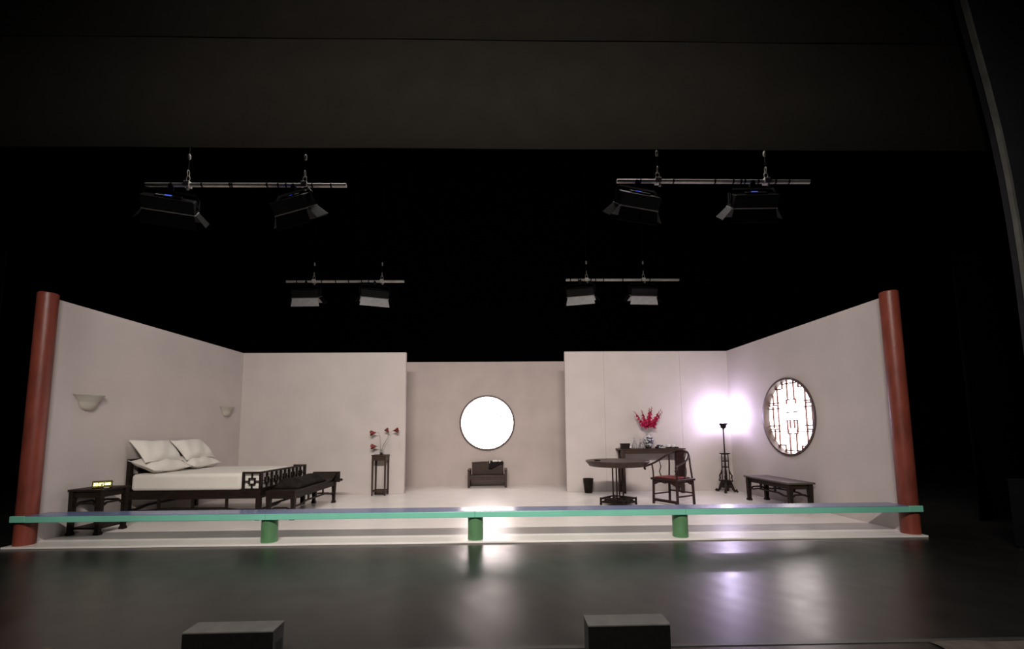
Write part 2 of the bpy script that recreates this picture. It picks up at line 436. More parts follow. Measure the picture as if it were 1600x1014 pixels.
def low_table(name, label, cat, sx, sy, h, loc, rz=0, topmat='wood', woodm='wood', legw=0.05, shelf=None, top_t=0.035,
              apron=0.08, stretch_z=None, hoof=True, struts=True, over=0.02):
    t = thing(name, label, cat, loc, rz)
    hx, hy = sx / 2, sy / 2
    MB().box(-hx - over, hx + over, -hy - over, hy + over, h - top_t, h).obj('top', topmat, t, bevel=0.006)
    lx, ly = hx - legw / 2, hy - legw / 2
    for a in (-1, 1):
        for c in (-1, 1):
            b = MB()
            k = legw / 2
            pr = [(k * 1.0, h - top_t), (k, h - top_t - apron), (k * 0.86, 0.12), (k * 0.8, 0.05), (k * (1.15 if hoof else 0.8), 0.025), (k * (1.1 if hoof else 0.8), 0.0)]
            b.lathe([(r_ * 1.414, z) for r_, z in reversed(pr)], 4, (a * lx, c * ly, 0), a0=PI / 4)
            b.obj('leg', woodm, t)
    za, zb = h - top_t - apron, h - top_t
    for c in (-1, 1):
        MB().box(-lx + legw / 2, lx - legw / 2, c * ly - 0.012, c * ly + 0.012, za, zb).obj('apron', woodm, t)
        MB().box(c * lx - 0.012, c * lx + 0.012, -ly + legw / 2, ly - legw / 2, za, zb).obj('apron', woodm, t)
    if stretch_z:
        for c in (-1, 1):
            hump(MB(), (-lx, c * ly), (lx, c * ly), stretch_z, 0.03, 0.022, 0.026).obj('stretcher', woodm, t)
            hump(MB(), (c * lx, -ly), (c * lx, ly), stretch_z, 0.03, 0.022, 0.026).obj('stretcher', woodm, t)
            if struts:
                L, long_x = (sx, True) if sx > sy else (sy, False)
                for f in (-0.16, 0.16):
                    px, py = (f * L, c * ly) if long_x else (c * lx, f * L)
                    MB().box(px - 0.018, px + 0.018, py - 0.012, py + 0.012, stretch_z + 0.03, za + 0.002).obj('strut', woodm, t)
    if shelf:
        MB().box(-lx, lx, -ly, ly, shelf, shelf + 0.025).obj('shelf', woodm, t)
    return t


# nightstand
low_table('nightstand', 'dark wooden square nightstand beside the bed, below the near sconce', 'nightstand', 0.44, 0.46, 0.625, (-5.445, 0.82, 0), 0,
          legw=0.062, shelf=0.075, top_t=0.03, apron=0.085, stretch_z=0.40, struts=False, over=0.012)
# bench below right window
low_table('long_bench', 'long low dark wooden bench under the right round window', 'bench', 0.42, 1.27, 0.475, (5.365, 2.355, 0), R(1.3),
          topmat='cane', legw=0.07, top_t=0.03, apron=0.085, stretch_z=0.235, over=0.028)

# alarm clock
ck = thing('alarm_clock', 'small digital alarm clock with glowing yellow digits on the nightstand', 'clock', (-5.315, 0.70, 0.625), R(38))
MB().box(-0.105, 0.105, -0.03, 0.03, 0.0, 0.105).obj('case', 'wood', ck, bevel=0.006)
MB().box(-0.098, 0.098, -0.034, -0.0285, 0.022, 0.098).obj('display', 'clock_face', ck)
SEG = {'a': (0, 2, 1, 2), 'b': (1, 1, 1, 2), 'c': (1, 0, 1, 1), 'd': (0, 0, 1, 0), 'e': (0, 0, 0, 1), 'f': (0, 1, 0, 2), 'g': (0, 1, 1, 1)}
DIG = {'1': 'bc', '2': 'abged', '7': 'abc', '0': 'abcdef'}
def digit(ch, x, z, wd, ht):
    b = MB()
    for q in DIG[ch]:
        x0, z0, x1, z1 = SEG[q]
        sl = 0.004
        X0 = x + x0 * wd; X1 = x + x1 * wd; Z0 = z + z0 * ht / 2; Z1 = z + z1 * ht / 2
        b.box(min(X0, X1) - 0.0032, max(X0, X1) + 0.0032, -0.0362, -0.0338, min(Z0, Z1) - 0.0032, max(Z0, Z1) + 0.0032)
    b.obj('digit', 'digit', ck)
for ch, x in (('2', -0.086), ('0', -0.062), ('2', -0.028), ('7', -0.004)): digit(ch, x, 0.045, 0.014, 0.032)
MB().box(-0.0415, -0.0355, -0.0362, -0.0338, 0.049, 0.055).box(-0.0415, -0.0355, -0.0362, -0.0338, 0.066, 0.072).obj('colon', 'digit', ck)
for ch, x in (('0', 0.030), ('2', 0.051), ('0', 0.072)): digit(ch, x, 0.050, 0.012, 0.026)
MB().box(0.02, 0.075, -0.0355, -0.0338, 0.010, 0.016).obj('snooze_bar', 'porcelain', ck)

# bed
BX0, BX1, BY0, BY1 = -5.675, -3.54, 1.50, 3.12
bed = thing('bed', 'dark wooden low double bed with fretwork head and foot boards', 'bed', (0, 0, 0))
bw = 0.07
for x in (BX0, BX1 - bw):
    for y in (BY0, BY1 - bw):
        MB().box(x, x + bw, y, y + bw, 0.0, 0.47).obj('leg', 'wood', bed, bevel=0.004)
for y in (BY0, BY1 - 0.04):
    MB().box(BX0 + bw, BX1 - bw, y + 0.005, y + 0.035, 0.345, 0.47).obj('side_rail', 'wood', bed)
    b = MB(); hump(b, (BX0 + bw, y + 0.02), (BX1 - bw, y + 0.02), 0.165, 0.03, 0.024, 0.03); b.obj('stretcher', 'wood', bed)
    for f in (0.25, 0.5, 0.75):
        px = BX0 + (BX1 - BX0) * f
        MB().box(px - 0.02, px + 0.02, y + 0.008, y + 0.032, 0.20, 0.347).obj('strut', 'wood', bed)
for x in (BX0, BX1 - 0.04):
    MB().box(x + 0.005, x + 0.035, BY0 + bw, BY1 - bw, 0.345, 0.47).obj('end_rail', 'wood', bed)
    b = MB(); hump(b, (x + 0.02, BY0 + bw), (x + 0.02, BY1 - bw), 0.165, 0.03, 0.024, 0.03); b.obj('stretcher', 'wood', bed)
MB().box(BX0 + 0.02, BX1 - 0.02, BY0 + 0.02, BY1 - 0.02, 0.42, 0.468).obj('base_panel', 'wood', bed)


def fret(parent, name, a0, a1, z0, z1, plane, at, cells, t=0.035, fr=0.030, bar_=0.012, motif='square'):
    """openwork panel in (a,z): plane 'x' => a is world y at x=at ; plane 'y' => a is world x at y=at"""
    def bx(p0, p1, q0, q1, nm, mt='wood'):
        if plane == 'x': b = MB().box(at - t / 2, at + t / 2, p0, p1, q0, q1)
        else: b = MB().box(p0, p1, at - t / 2, at + t / 2, q0, q1)
        return b.obj(nm, mt, pn)
    if plane == 'x': b = MB().box(at - t / 2, at + t / 2, a0, a1, z1 - fr, z1)
    else: b = MB().box(a0, a1, at - t / 2, at + t / 2, z1 - fr, z1)
    pn = b.obj(name, 'wood', parent)
    bx(a0, a1, z0, z0 + fr, 'bottom_rail'); bx(a0, a0 + fr, z0 + fr, z1 - fr, 'stile'); bx(a1 - fr, a1, z0 + fr, z1 - fr, 'stile')
    A0, A1, Z0, Z1 = a0 + fr, a1 - fr, z0 + fr, z1 - fr
    cw = (A1 - A0) / cells
    if motif == 'square':
        for i in range(cells):
            c0 = A0 + i * cw; cm = c0 + cw / 2; zm = (Z0 + Z1) / 2
            q = min(cw, Z1 - Z0) * 0.19
            if i > 0: bx(c0 - bar_, c0 + bar_, Z0, Z1, 'fret_bar')
            bx(cm - bar_ / 2, cm + bar_ / 2, Z0, zm - q, 'fret_bar'); bx(cm - bar_ / 2, cm + bar_ / 2, zm + q, Z1, 'fret_bar')
            bx(c0, cm - q, zm - bar_ / 2, zm + bar_ / 2, 'fret_bar'); bx(cm + q, c0 + cw, zm - bar_ / 2, zm + bar_ / 2, 'fret_bar')
            bx(cm - q - bar_ / 2, cm + q + bar_ / 2, zm - q - bar_ / 2, zm - q + bar_ / 2, 'fret_bar'); bx(cm - q - bar_ / 2, cm + q + bar_ / 2, zm + q - bar_ / 2, zm + q + bar_ / 2, 'fret_bar')
            bx(cm - q - bar_ / 2, cm - q + bar_ / 2, zm - q, zm + q, 'fret_bar'); bx(cm + q - bar_ / 2, cm + q + bar_ / 2, zm - q, zm + q, 'fret_bar')
    return pn


fret(bed, 'corner_panel', BX1 - 0.30, BX1, 0.47, 0.765, 'y', BY0 + 0.02, 1)
fret(bed, 'corner_panel', BX1 - 0.24, BX1, 0.47, 0.765, 'y', BY1 - 0.02, 1)
fret(bed, 'footboard', BY0 + 0.04, BY1 - 0.04, 0.47, 0.765, 'x', BX1 - 0.018, 5)
fret(bed, 'headboard', BY0, BY1, 0.47, 0.985, 'x', BX0 + 0.035, 3, t=0.06, fr=0.06, bar_=0.022)

# mattress
mt_ = MB().box(BX0 + 0.075, BX1 - 0.31, BY0 + 0.005, BY1 - 0.04, 0.470, 0.745)
mo = mt_.obj('mattress', 'linen', smooth=True, bevel=0.06, segs=5)
mo2 = MB().box(BX1 - 0.315, BX1 - 0.05, BY0 + 0.06, BY1 - 0.06, 0.471, 0.735).obj('mattress_end', 'linen', mo, smooth=True, bevel=0.04, segs=4)
tag(mo, 'thick white sheeted mattress on the bed', 'mattress')
for p in mo.data.polygons: p.use_smooth = True

# pillows
def pillow(label, c, ry, rz, seed, L=0.47, W=0.80, h=0.095, rx=0.0):
    rnd = random.Random(seed); ph = [rnd.uniform(0, 6) for _ in range(4)]
    nu, nv = 20, 26
    b = MB()
    def fn(sgn):
        def g(u, v):
            u = u * 2 - 1; v = v * 2 - 1
            x = u * L / 2 * (1 - 0.07 * (1 - v * v)); y = v * W / 2 * (1 - 0.06 * (1 - u * u))
            uu = min(1, abs(u) / 0.93); vv = min(1, abs(v) / 0.95)
            z = sgn * (h * math.sqrt(max(0, 1 - uu ** 3.0)) * math.sqrt(max(0, 1 - vv ** 3.4)) + 0.003)
            e = max(abs(u), abs(v)) ** 6
            z += 0.010 * math.sin(7 * v + 3 * u + ph[0]) * (1 - e) + 0.018 * e * math.sin(2.6 * v + ph[1])
            return (x, y, z)
        return g
    b.grid(fn(1), nu, nv); b.grid(fn(-1), nu, nv)
    n = nv + 1; o = (nu + 1) * n
    per = [(i * n) for i in range(nu + 1)] + [nu * n + j for j in range(1, n)] + [i * n + nv for i in range(nu - 1, -1, -1)] + [j for j in range(nv - 1, 0, -1)]
    b.f += [(per[i], per[(i + 1) % len(per)], per[(i + 1) % len(per)] + o, per[i] + o) for i in range(len(per))]
    ob = b.obj('pillow', 'linen', smooth=True); ob.location = c; ob.rotation_euler = (rx, ry, rz)
    tag(ob, label, 'pillow', 'white pillows at the head of the bed')
    return ob


pillow('white pillow lying on the mattress at the near side of the bed head', (-5.42, 1.88, 0.872), R(20), R(-2), 1)
pillow('white pillow lying on the mattress at the far side of the bed head', (-5.40, 2.70, 0.872), R(18), R(2), 2)
pillow('white pillow propped on top at the near side of the bed head', (-5.49, 1.87, 1.10), R(50), R(-3), 3)
pillow('white pillow propped on top at the far side of the bed head', (-5.46, 2.70, 1.10), R(49), R(2), 4)

# chaise bench at the foot of the bed
cb = thing('chaise_bench', 'long dark wooden chaise bench with a raised far end at the bed foot', 'bench', (-3.22, 2.36, 0))
hx, hy = 0.225, 0.86
pts = [(0, -hy, 0.445), (0, 0.45, 0.450), (0, 0.62, 0.475), (0, 0.76, 0.535), (0, 0.90, 0.585)]
MB().bar(pts, 2 * hx + 0.02, 0.035, (0, 0, 1)).obj('seat', 'wood', cb, bevel=0.004)
MB().box(-hx - 0.01, hx + 0.07, 0.865, 0.905, 0.40, 0.605).obj('end_board', 'wood', cb, bevel=0.004)
for s_ in (-1, 1):
    MB().lathe([(0.0, -0.028), (0.022, -0.02), (0.03, 0), (0.022, 0.02), (0.0, 0.028)], 16).obj('scroll_knob', 'wood', cb, smooth=True, loc=(s_ * (hx + 0.10), 0.885, 0.445))
    MB().tube([(s_ * (hx - 0.02), 0.885, 0.435), (s_ * (hx + 0.10), 0.885, 0.445)], 0.014).obj('scroll_arm', 'wood', cb, smooth=True)
    MB().box(s_ * (hx - 0.02) - 0.013, s_ * (hx - 0.02) + 0.013, -hy + 0.03, hy, 0.335, 0.432).obj('apron', 'wood', cb)
    b = MB(); hump(b, (s_ * (hx - 0.02), -hy + 0.04), (s_ * (hx - 0.02), hy - 0.02), 0.205, 0.035, 0.022, 0.026); b.obj('stretcher', 'wood', cb)
    for f in (-0.3, 0.0, 0.3):
        MB().box(s_ * (hx - 0.02) - 0.011, s_ * (hx - 0.02) + 0.011, f - 0.018, f + 0.018, 0.235, 0.337).obj('strut', 'wood', cb)
    for yy in (-hy + 0.035, hy - 0.005):
        MB().lathe([(0.052, 0), (0.050, 0.02), (0.034, 0.06), (0.040, 0.2), (0.048, 0.33), (0.048, 0.43)], 4, (s_ * (hx - 0.03), yy, 0), a0=PI / 4).obj('leg', 'wood', cb)
for yy in (-hy + 0.02, hy - 0.02):
    MB().box(-hx + 0.03, hx - 0.03, yy - 0.013, yy + 0.013, 0.335, 0.432).obj('apron', 'wood', cb)
    b = MB(); hump(b, (-hx + 0.03, yy), (hx - 0.03, yy), 0.17, 0.02, 0.022, 0.026); b.obj('stretcher', 'wood', cb)

# dark quilt lying along the bench
b = MB()
def qf(u, v):
    a = PI * u; x = -0.20 * math.cos(a) * (1 + 0.05 * math.sin(9 * v)); z = 0.155 * math.sin(a) ** 0.7 * (0.92 + 0.10 * math.sin(7 * v + 2 * u) + 0.05 * math.sin(17 * v))
    e = 1 - abs(2 * v - 1) ** 8
    return (x, -0.62 + 1.12 * v, max(0.0, z * e))
b.grid(qf, 18, 40)
qo = b.obj('folded_quilt', 'quilt', smooth=True, loc=(-3.245, 2.36, 0.4715))
sm = qo.modifiers.new('thickness', 'SOLIDIFY'); sm.thickness = 0.006
tag(qo, 'dark folded quilt lying along the chaise bench at the bed foot', 'quilt')

# tall flower stand
fs_ = low_table('flower_stand', 'tall slim dark wooden flower stand against the rear wall', 'stand', 0.31, 0.30, 0.885, (-2.385, 4.20, 0), 0,
                woodm='wood_brown', topmat='wood_brown', legw=0.034, top_t=0.022, apron=0.10, hoof=False, over=0.008)
for c in (-1, 1):
    MB().box(-0.138, 0.138, c * 0.133 - 0.008, c * 0.133 + 0.008, 0.085, 0.115).obj('stretcher', 'wood_brown', fs_)
    MB().box(c * 0.138 - 0.008, c * 0.138 + 0.008, -0.133, 0.133, 0.085, 0.115).obj('stretcher', 'wood_brown', fs_)
MB().box(-0.13, 0.13, -0.125, 0.125, 0.09, 0.10).obj('shelf', 'wood_brown', fs_)

bv = thing('bud_vase', 'small clear glass bud vase on a dark foot on the flower stand', 'vase', (-2.375, 4.20, 0.885))
MB().lathe([(0.032, 0), (0.034, 0.008), (0.030, 0.03)], 20).obj('foot', 'wood', bv, smooth=True)
MB().lathe([(0.018, 0.03), (0.040, 0.05), (0.044, 0.075), (0.034, 0.10), (0.022, 0.115), (0.026, 0.13), (0.023, 0.13), (0.018, 0.115), (0.030, 0.10), (0.038, 0.075), (0.034, 0.05), (0.0, 0.038)], 24).obj('bowl', 'glass', bv, smooth=True)


def lily(label, pts, direction, size, bmat='red_petal'):
    t = thing('lily_flower', label, 'flower', pts[0], 0, 'dusky red flowers in the bud vase')
    p0 = Vector(pts[0]); q = [Vector(p) - p0 for p in pts]
    # smooth path
    path = []
    for i in range(len(q) - 1):
        a = q[max(i - 1, 0)]; b_ = q[i]; c = q[i + 1]; d = q[min(i + 2, len(q) - 1)]
        for k in range(5):
            s = k / 5
            path.append(0.5 * ((2 * b_) + (c - a) * s + (2 * a - 5 * b_ + 4 * c - d) * s * s + (3 * b_ - a - 3 * c + d) * s ** 3))
    path.append(q[-1])
    MB().tube(path, 0.0035, 6).obj('stem', 'stem', t, smooth=True)
    # trumpet blossom of six petals
    d = Vector(direction).normalized(); quat = Vector((0, 0, 1)).rotation_difference(d)
    blossom = None
    for k in range(5):
        a = 2 * PI * k / 5
        def g(u, v):
            r_ = size * (0.03 + 0.38 * u ** 1.15); wv = (v - 0.5) * 2; ww = size * (0.03 + 0.27 * u)
            z = size * 1.1 * u * (1 - 0.22 * u * wv * wv)
            p = Vector((r_ * math.cos(a) - wv * ww * math.sin(a), r_ * math.sin(a) + wv * ww * math.cos(a), z))
            return tuple(q[-1] + quat @ p)
        o = MB().grid(g, 6, 4).obj('petal', bmat, t, smooth=True)
        sm = o.modifiers.new('thickness', 'SOLIDIFY'); sm.thickness = 0.003
    return t


vx, vy, vz = -2.375, 4.20, 0.93
lily('dusky red trumpet flower at upper left above the flower stand', [(vx - 0.005, vy, vz), (-2.40, vy, 1.12), (-2.41, vy - 0.01, 1.27), (-2.44, vy - 0.02, 1.37), (-2.49, vy - 0.02, 1.376)], (-1, -0.12, -0.05), 0.125)
lily('dusky red trumpet flower at lower left, just above the bud vase', [(vx - 0.008, vy, vz), (-2.395, vy - 0.01, 1.02), (-2.42, vy - 0.02, 1.062), (-2.465, vy - 0.03, 1.072)], (-1, -0.1, -0.02), 0.125)
lily('dusky red half-open flower at the top of the tall curved stem', [(vx + 0.006, vy, vz), (-2.335, vy, 1.08), (-2.26, vy, 1.22), (-2.215, vy, 1.32), (-2.215, vy, 1.375)], (-0.6, -0.1, 0.8), 0.10)
lily('dusky red trumpet flower at far right beside the wall edge', [(vx + 0.008, vy + 0.01, vz), (-2.345, vy + 0.01, 1.08), (-2.25, vy + 0.01, 1.25), (-2.19, vy, 1.37), (-2.125, vy, 1.415)], (1, -0.1, 0.12), 0.115)

# centre settee
st = thing('settee', 'small dark wooden settee below the round centre window', 'settee', (-0.05, 5.44, 0))
hw = 0.455
for s_ in (-1, 1):
    for yy in (-0.17, 0.17):
        MB().box(s_ * hw - 0.028, s_ * hw + 0.028, yy - 0.028, yy + 0.028, 0, 0.40 if yy < 0 else 0.42).obj('leg', 'wood_brown', st, bevel=0.004)
    MB().bar([(s_ * hw, -0.215, 0.42), (s_ * hw, 0.17, 0.435)], 0.075, 0.028).obj('armrest', 'wood_brown', st, bevel=0.005)
    MB().box(s_ * hw - 0.012, s_ * hw + 0.012, -0.15, 0.15, 0.17, 0.41).obj('side_panel', 'wood_brown', st)
MB().box(-hw + 0.02, hw - 0.02, -0.19, 0.19, 0.255, 0.29).obj('seat', 'wood_brown', st, bevel=0.005)
MB().box(-hw + 0.028, hw - 0.028, -0.185, -0.16, 0.185, 0.257).obj('apron', 'wood_brown', st)
MB().box(-hw + 0.06, hw - 0.06, 0.14, 0.185, 0.29, 0.595).obj('backrest', 'wood_brown', st, bevel=0.012)
MB().bar([(-hw + 0.05, 0.16, 0.585), (-0.15, 0.16, 0.60), (0.15, 0.16, 0.60), (hw - 0.05, 0.16, 0.585)], 0.06, 0.035).obj('crest_rail', 'wood_brown', st, bevel=0.006)
# shawl over the settee back
sh = thing('folded_shawl', 'dark shawl with white flower patches draped over the settee back', 'shawl', (0.13, 5.60, 0.617))
b = MB()
def shf(u, v):
    x = -0.16 + 0.36 * u + 0.012 * math.sin(9 * v); s = v * 0.30
    if s < 0.13: return (x, -0.062 - 0.006 * math.sin(14 * u), -0.13 * (1 + 0.45 * math.sin(4 * u + 1)) + s * (1 + 0.45 * math.sin(4 * u + 1)) + 0.006)
    if s < 0.22: return (x, -0.062 + (s - 0.13) * 1.0, 0.008 + 0.006 * math.sin(12 * u))
    return (x, 0.032, 0.008 - (s - 0.22))
b.grid(shf, 24, 20); so = b.obj('cloth', 'shawl', sh, smooth=True)
sm = so.modifiers.new('thickness', 'SOLIDIFY'); sm.thickness = 0.004; sm.offset = 1
for (x, z, r_) in ((-0.13, 0.000, 0.016), (-0.135, -0.03, 0.012), (-0.03, 0.018, 0.028), (0.02, 0.022, 0.030), (0.06, 0.015, 0.022), (0.115, 0.018, 0.026), (0.145, 0.012, 0.018)):
    MB().lathe([(r_ * 0.3, -0.004), (r_, 0.0), (r_ * 0.8, 0.006), (0.001, 0.008)], 7, a0=x * 50).obj('flower_patch', 'linen', sh, smooth=True, loc=(x, -0.068, z)).rotation_euler = (R(70), 0, 0)

# waste basket
wbk = thing('waste_basket', 'dark brown woven waste basket by the rear wall', 'basket', (2.245, 4.19, 0))
n = 32
MB().lathe([(0.083, 0), (0.086, 0.01), (0.115, 0.31), (0.106, 0.31), (0.079, 0.012), (0.001, 0.012)], n).obj('body', 'wood', wbk, smooth=True)
MB().lathe([(0.114, 0.296), (0.119, 0.303), (0.119, 0.314), (0.113, 0.318), (0.105, 0.312), (0.106, 0.30)], n, cap=False).obj('rim', 'wood', wbk, smooth=True)

# round pedestal table
tb = thing('round_table', 'dark wooden round pedestal table in front of the console', 'table', (2.50, 2.60, 0))
MB().lathe([(0.50, 0.715), (0.525, 0.72), (0.555, 0.765), (0.588, 0.795), (0.592, 0.81), (0.585, 0.82), (0.001, 0.82)], 64).obj('top', 'wood_brown', tb, smooth=True)
for a in range(4):
    x, y = 0.095 * math.cos(a * PI / 2), 0.095 * math.sin(a * PI / 2)
    MB().tube([(x, y, 0.115), (x, y, 0.72)], 0.014, 12).obj('pedestal_rod', 'wood', tb, smooth=True)
bq = 0.33
cor = [(bq, 0), (0, bq), (-bq, 0), (0, -bq)]
for i in range(4):
    p, q = cor[i], cor[(i + 1) % 4]
    MB().lathe([(0.026, 0), (0.020, 0.03), (0.020, 0.135)], 4, (*p, 0), a0=0).obj('base_leg', 'wood', tb)
    for z in (0.055, 0.12):
        MB().bar([(*p, z), (*q, z)], 0.022, 0.024).obj('base_rail', 'wood', tb)
    mid = Vector(((p[0] + q[0]) / 2, (p[1] + q[1]) / 2, 0))
    d = Vector((q[0] - p[0], q[1] - p[1], 0))
    MB().bar([tuple(mid - d * 0.22 + Vector((0, 0, 0.0875))), tuple(mid + d * 0.22 + Vector((0, 0, 0.0875)))], 0.014, 0.045).obj('base_fret', 'wood', tb)
for p in ((0, 1), (1, 0)):
    MB().bar([(p[0] * -bq, p[1] * -bq, 0.112), (p[0] * bq, p[1] * bq, 0.112)], 0.03, 0.022).obj('cross_rail', 'wood', tb)
MB().plate([(x * 0.92, y * 0.92) for x, y in cor], 0.012, 'z', 0.07).obj('base_shelf', 'wood', tb)
ad = MB().lathe([(0.045, 0), (0.055, 0.006), (0.058, 0.018), (0.052, 0.018), (0.046, 0.008), (0.001, 0.007)], 24).obj('ashtray', 'wood', smooth=True, loc=(2.10, 2.50, 0.82))
tag(ad, 'small dark round dish at the left edge of the round table', 'dish')

# console table
cn = thing('console_table', 'brown wooden console table against the right rear wall', 'table', (3.655, 4.165, 0))
cw_, cdp = 0.735, 0.19
MB().box(-cw_, cw_, -cdp, cdp, 0.945, 0.975).obj('top', 'wood_brown', cn, bevel=0.004)
MB().box(-cw_ + 0.05, cw_ - 0.05, -cdp + 0.012, -cdp + 0.036, 0.865, 0.945).obj('apron', 'wood_brown', cn)
MB().box(-cw_ + 0.05, cw_ - 0.05, cdp - 0.036, cdp - 0.012, 0.865, 0.945).obj('apron', 'wood_brown', cn)
for s_ in (-1, 1):
    for yy in (-cdp + 0.05, cdp - 0.05):
        MB().box(s_ * (cw_ - 0.085) - 0.036, s_ * (cw_ - 0.085) + 0.036, yy - 0.035, yy + 0.035, 0, 0.945).obj('leg', 'wood_brown', cn, bevel=0.005)
    MB().box(s_ * (cw_ - 0.085) - 0.012, s_ * (cw_ - 0.085) + 0.012, -cdp + 0.08, cdp - 0.08, 0.80, 0.945).obj('side_apron', 'wood_brown', cn)
    MB().box(s_ * (cw_ - 0.085) - 0.012, s_ * (cw_ - 0.085) + 0.012, -cdp + 0.08, cdp - 0.08, 0.10, 0.14).obj('stretcher', 'wood_brown', cn)

CT = 0.975
tbx = thing('tissue_box', 'dark brown lacquer box at the left end of the console table', 'box', (3.075, 4.10, CT))
MB().box(-0.095, 0.095, -0.06, 0.06, 0, 0.085).obj('body', 'wood', tbx, bevel=0.006)
MB().box(-0.102, 0.102, -0.066, 0.066, 0.085, 0.115).obj('lid', 'wood', tbx, bevel=0.010)
MB().lathe([(0.016, 0), (0.018, 0.015), (0.012, 0.03), (0.001, 0.036)], 10).obj('clasp', 'porcelain', tbx, smooth=True, loc=(0.098, -0.072, 0.02))


def decanter(label, x, y, k):
    t = thing('glass_decanter', label, 'decanter', (x, y, CT), 0, 'clear glassware on the console table')
    MB().lathe([(0.045 * k, 0), (0.052 * k, 0.01), (0.052 * k, 0.09 * k), (0.035 * k, 0.125 * k), (0.016 * k, 0.145 * k), (0.015 * k, 0.175 * k), (0.022 * k, 0.185 * k),
                (0.018 * k, 0.185 * k), (0.011 * k, 0.175 * k), (0.012 * k, 0.147 * k), (0.031 * k, 0.123 * k), (0.047 * k, 0.088 * k), (0.047 * k, 0.014), (0.001, 0.012)], 20).obj('bottle', 'glass', t, smooth=True)
    MB().lathe([(0.010 * k, 0.165 * k), (0.011 * k, 0.188 * k), (0.022 * k, 0.20 * k), (0.024 * k, 0.218 * k), (0.014 * k, 0.235 * k), (0.001, 0.24 * k)], 16).obj('stopper', 'glass', t, smooth=True)
decanter('clear glass decanter with stopper beside the dark box on the console', 3.31, 4.17, 1.0)
decanter('smaller clear glass decanter with stopper just left of the porcelain vase', 3.455, 4.20, 0.86)
for x, y, lab in ((3.225, 4.10, 'clear glass tumbler next to the dark box on the console'), (3.385, 4.06, 'clear glass tumbler between the two decanters'), (3.50, 4.07, 'clear glass tumbler at the foot of the porcelain vase')):
    tag(MB().lathe([(0.028, 0), (0.033, 0.085), (0.030, 0.085), (0.026, 0.008), (0.001, 0.007)], 18).obj('tumbler', 'glass', smooth=True, loc=(x, y, CT)), lab, 'glass', 'clear glassware on the console table')

# porcelain vase on wooden foot
pv = thing('porcelain_vase', 'blue and white porcelain vase holding red gladioli on the console', 'vase', (3.625, 4.16, CT))
MB().lathe([(0.062, 0), (0.066, 0.012), (0.058, 0.03), (0.060, 0.042)], 28).obj('wooden_foot', 'wood', pv, smooth=True)
MB().lathe([(0.058, 0.042), (0.066, 0.055), (0.100, 0.11), (0.122, 0.165), (0.124, 0.205), (0.105, 0.240), (0.062, 0.262), (0.040, 0.282), (0.036, 0.315), (0.046, 0.34), (0.050, 0.348),
            (0.042, 0.348), (0.030, 0.315), (0.034, 0.282), (0.05, 0.262), (0.001, 0.20)], 40).obj('body', 'vase', pv, smooth=True)
MB().lathe([(0.067, 0.252), (0.072, 0.257), (0.060, 0.266)], 32, cap=False).obj('shoulder_band', 'porcelain', pv, smooth=True)
MB().lathe([(0.084, 0.078), (0.089, 0.084), (0.094, 0.094)], 32, cap=False).obj('foot_band', 'porcelain', pv, smooth=True)


def gladiolus(label, top, seed):
    rnd = random.Random(seed)
    b0 = Vector((3.625 + rnd.uniform(-0.015, 0.015), 4.16 + rnd.uniform(-0.012, 0.012), CT + 0.27)); tp = Vector(top)
    t = thing('gladiolus', label, 'flower', b0, 0, 'crimson gladioli in the porcelain vase')
    d = tp - b0
    def pos(s): return Vector((d.x * (s ** 1.15), d.y * (s ** 1.15), d.z * (s ** 0.93)))
    MB().tube([pos(i / 10) for i in range(11)], 0.0045, 6, scale=[1 - 0.06 * i for i in range(11)]).obj('stem', 'stem', t, smooth=True)
    # blossoms, each its own flower head
    nb = 8
    for k in range(nb):
        s = 0.35 + 0.44 * k / (nb - 1)
        c = pos(s); size = 0.070 * (1 - 0.52 * k / (nb - 1))
        side = (-1) ** k
        dirv = Vector((side * 0.75 + rnd.uniform(-.2, .2), -0.55 + rnd.uniform(-.4, .3), 0.42)).normalized()
        qt = Vector((0, 0, 1)).rotation_difference(dirv)
        bb = MB()
        for pz in range(5):
            a = 2 * PI * pz / 5 + rnd.uniform(0, 1)
            def g(u, v):
                wv = (v - 0.5) * 2; r_ = size * (0.05 + 0.85 * u ** 1.2); ww = size * 0.55 * math.sin(PI * min(1, 0.15 + 0.78 * u))
                p = Vector((r_ * math.cos(a) - wv * ww * math.sin(a), r_ * math.sin(a) + wv * ww * math.cos(a), size * (0.95 * u - 0.35 * u * u) * (1 + 0.15 * wv)))
                return tuple(c + qt @ p)
            bb.grid(g, 4, 3)
        bb.obj('blossom', 'magenta_petal', t, smooth=True)
    bd = MB()
    for k in range(6):
        s = 0.77 + 0.23 * k / 5; c = pos(s); r_ = 0.015 * (1 - 0.1 * k)
        side = (-1) ** k
        bd.lathe([(r_ * 0.3, -r_ * 1.2), (r_, 0), (r_ * 0.7, r_ * 1.4), (r_ * 0.1, r_ * 2.4)], 6, tuple(c + Vector((side * 0.008, -0.004, 0))))
    bd.obj('buds', 'bud', t, smooth=True)


for i, (tp, lab) in enumerate((((3.315, 4.14, 1.80), 'crimson gladiolus leaning furthest left'), ((3.50, 4.18, 1.83), 'crimson gladiolus standing second from the left'),
                               ((3.655, 4.10, 1.87), 'crimson gladiolus standing upright just left of the tallest spike'), ((3.735, 4.17, 1.90), 'crimson gladiolus with the tallest spike, upright'),
                               ((3.92, 4.12, 1.84), 'crimson gladiolus leaning right, second from the right end'), ((3.975, 4.19, 1.80), 'crimson gladiolus leaning furthest right'))):
    gladiolus(lab + ' in the porcelain vase', tp, i + 10)

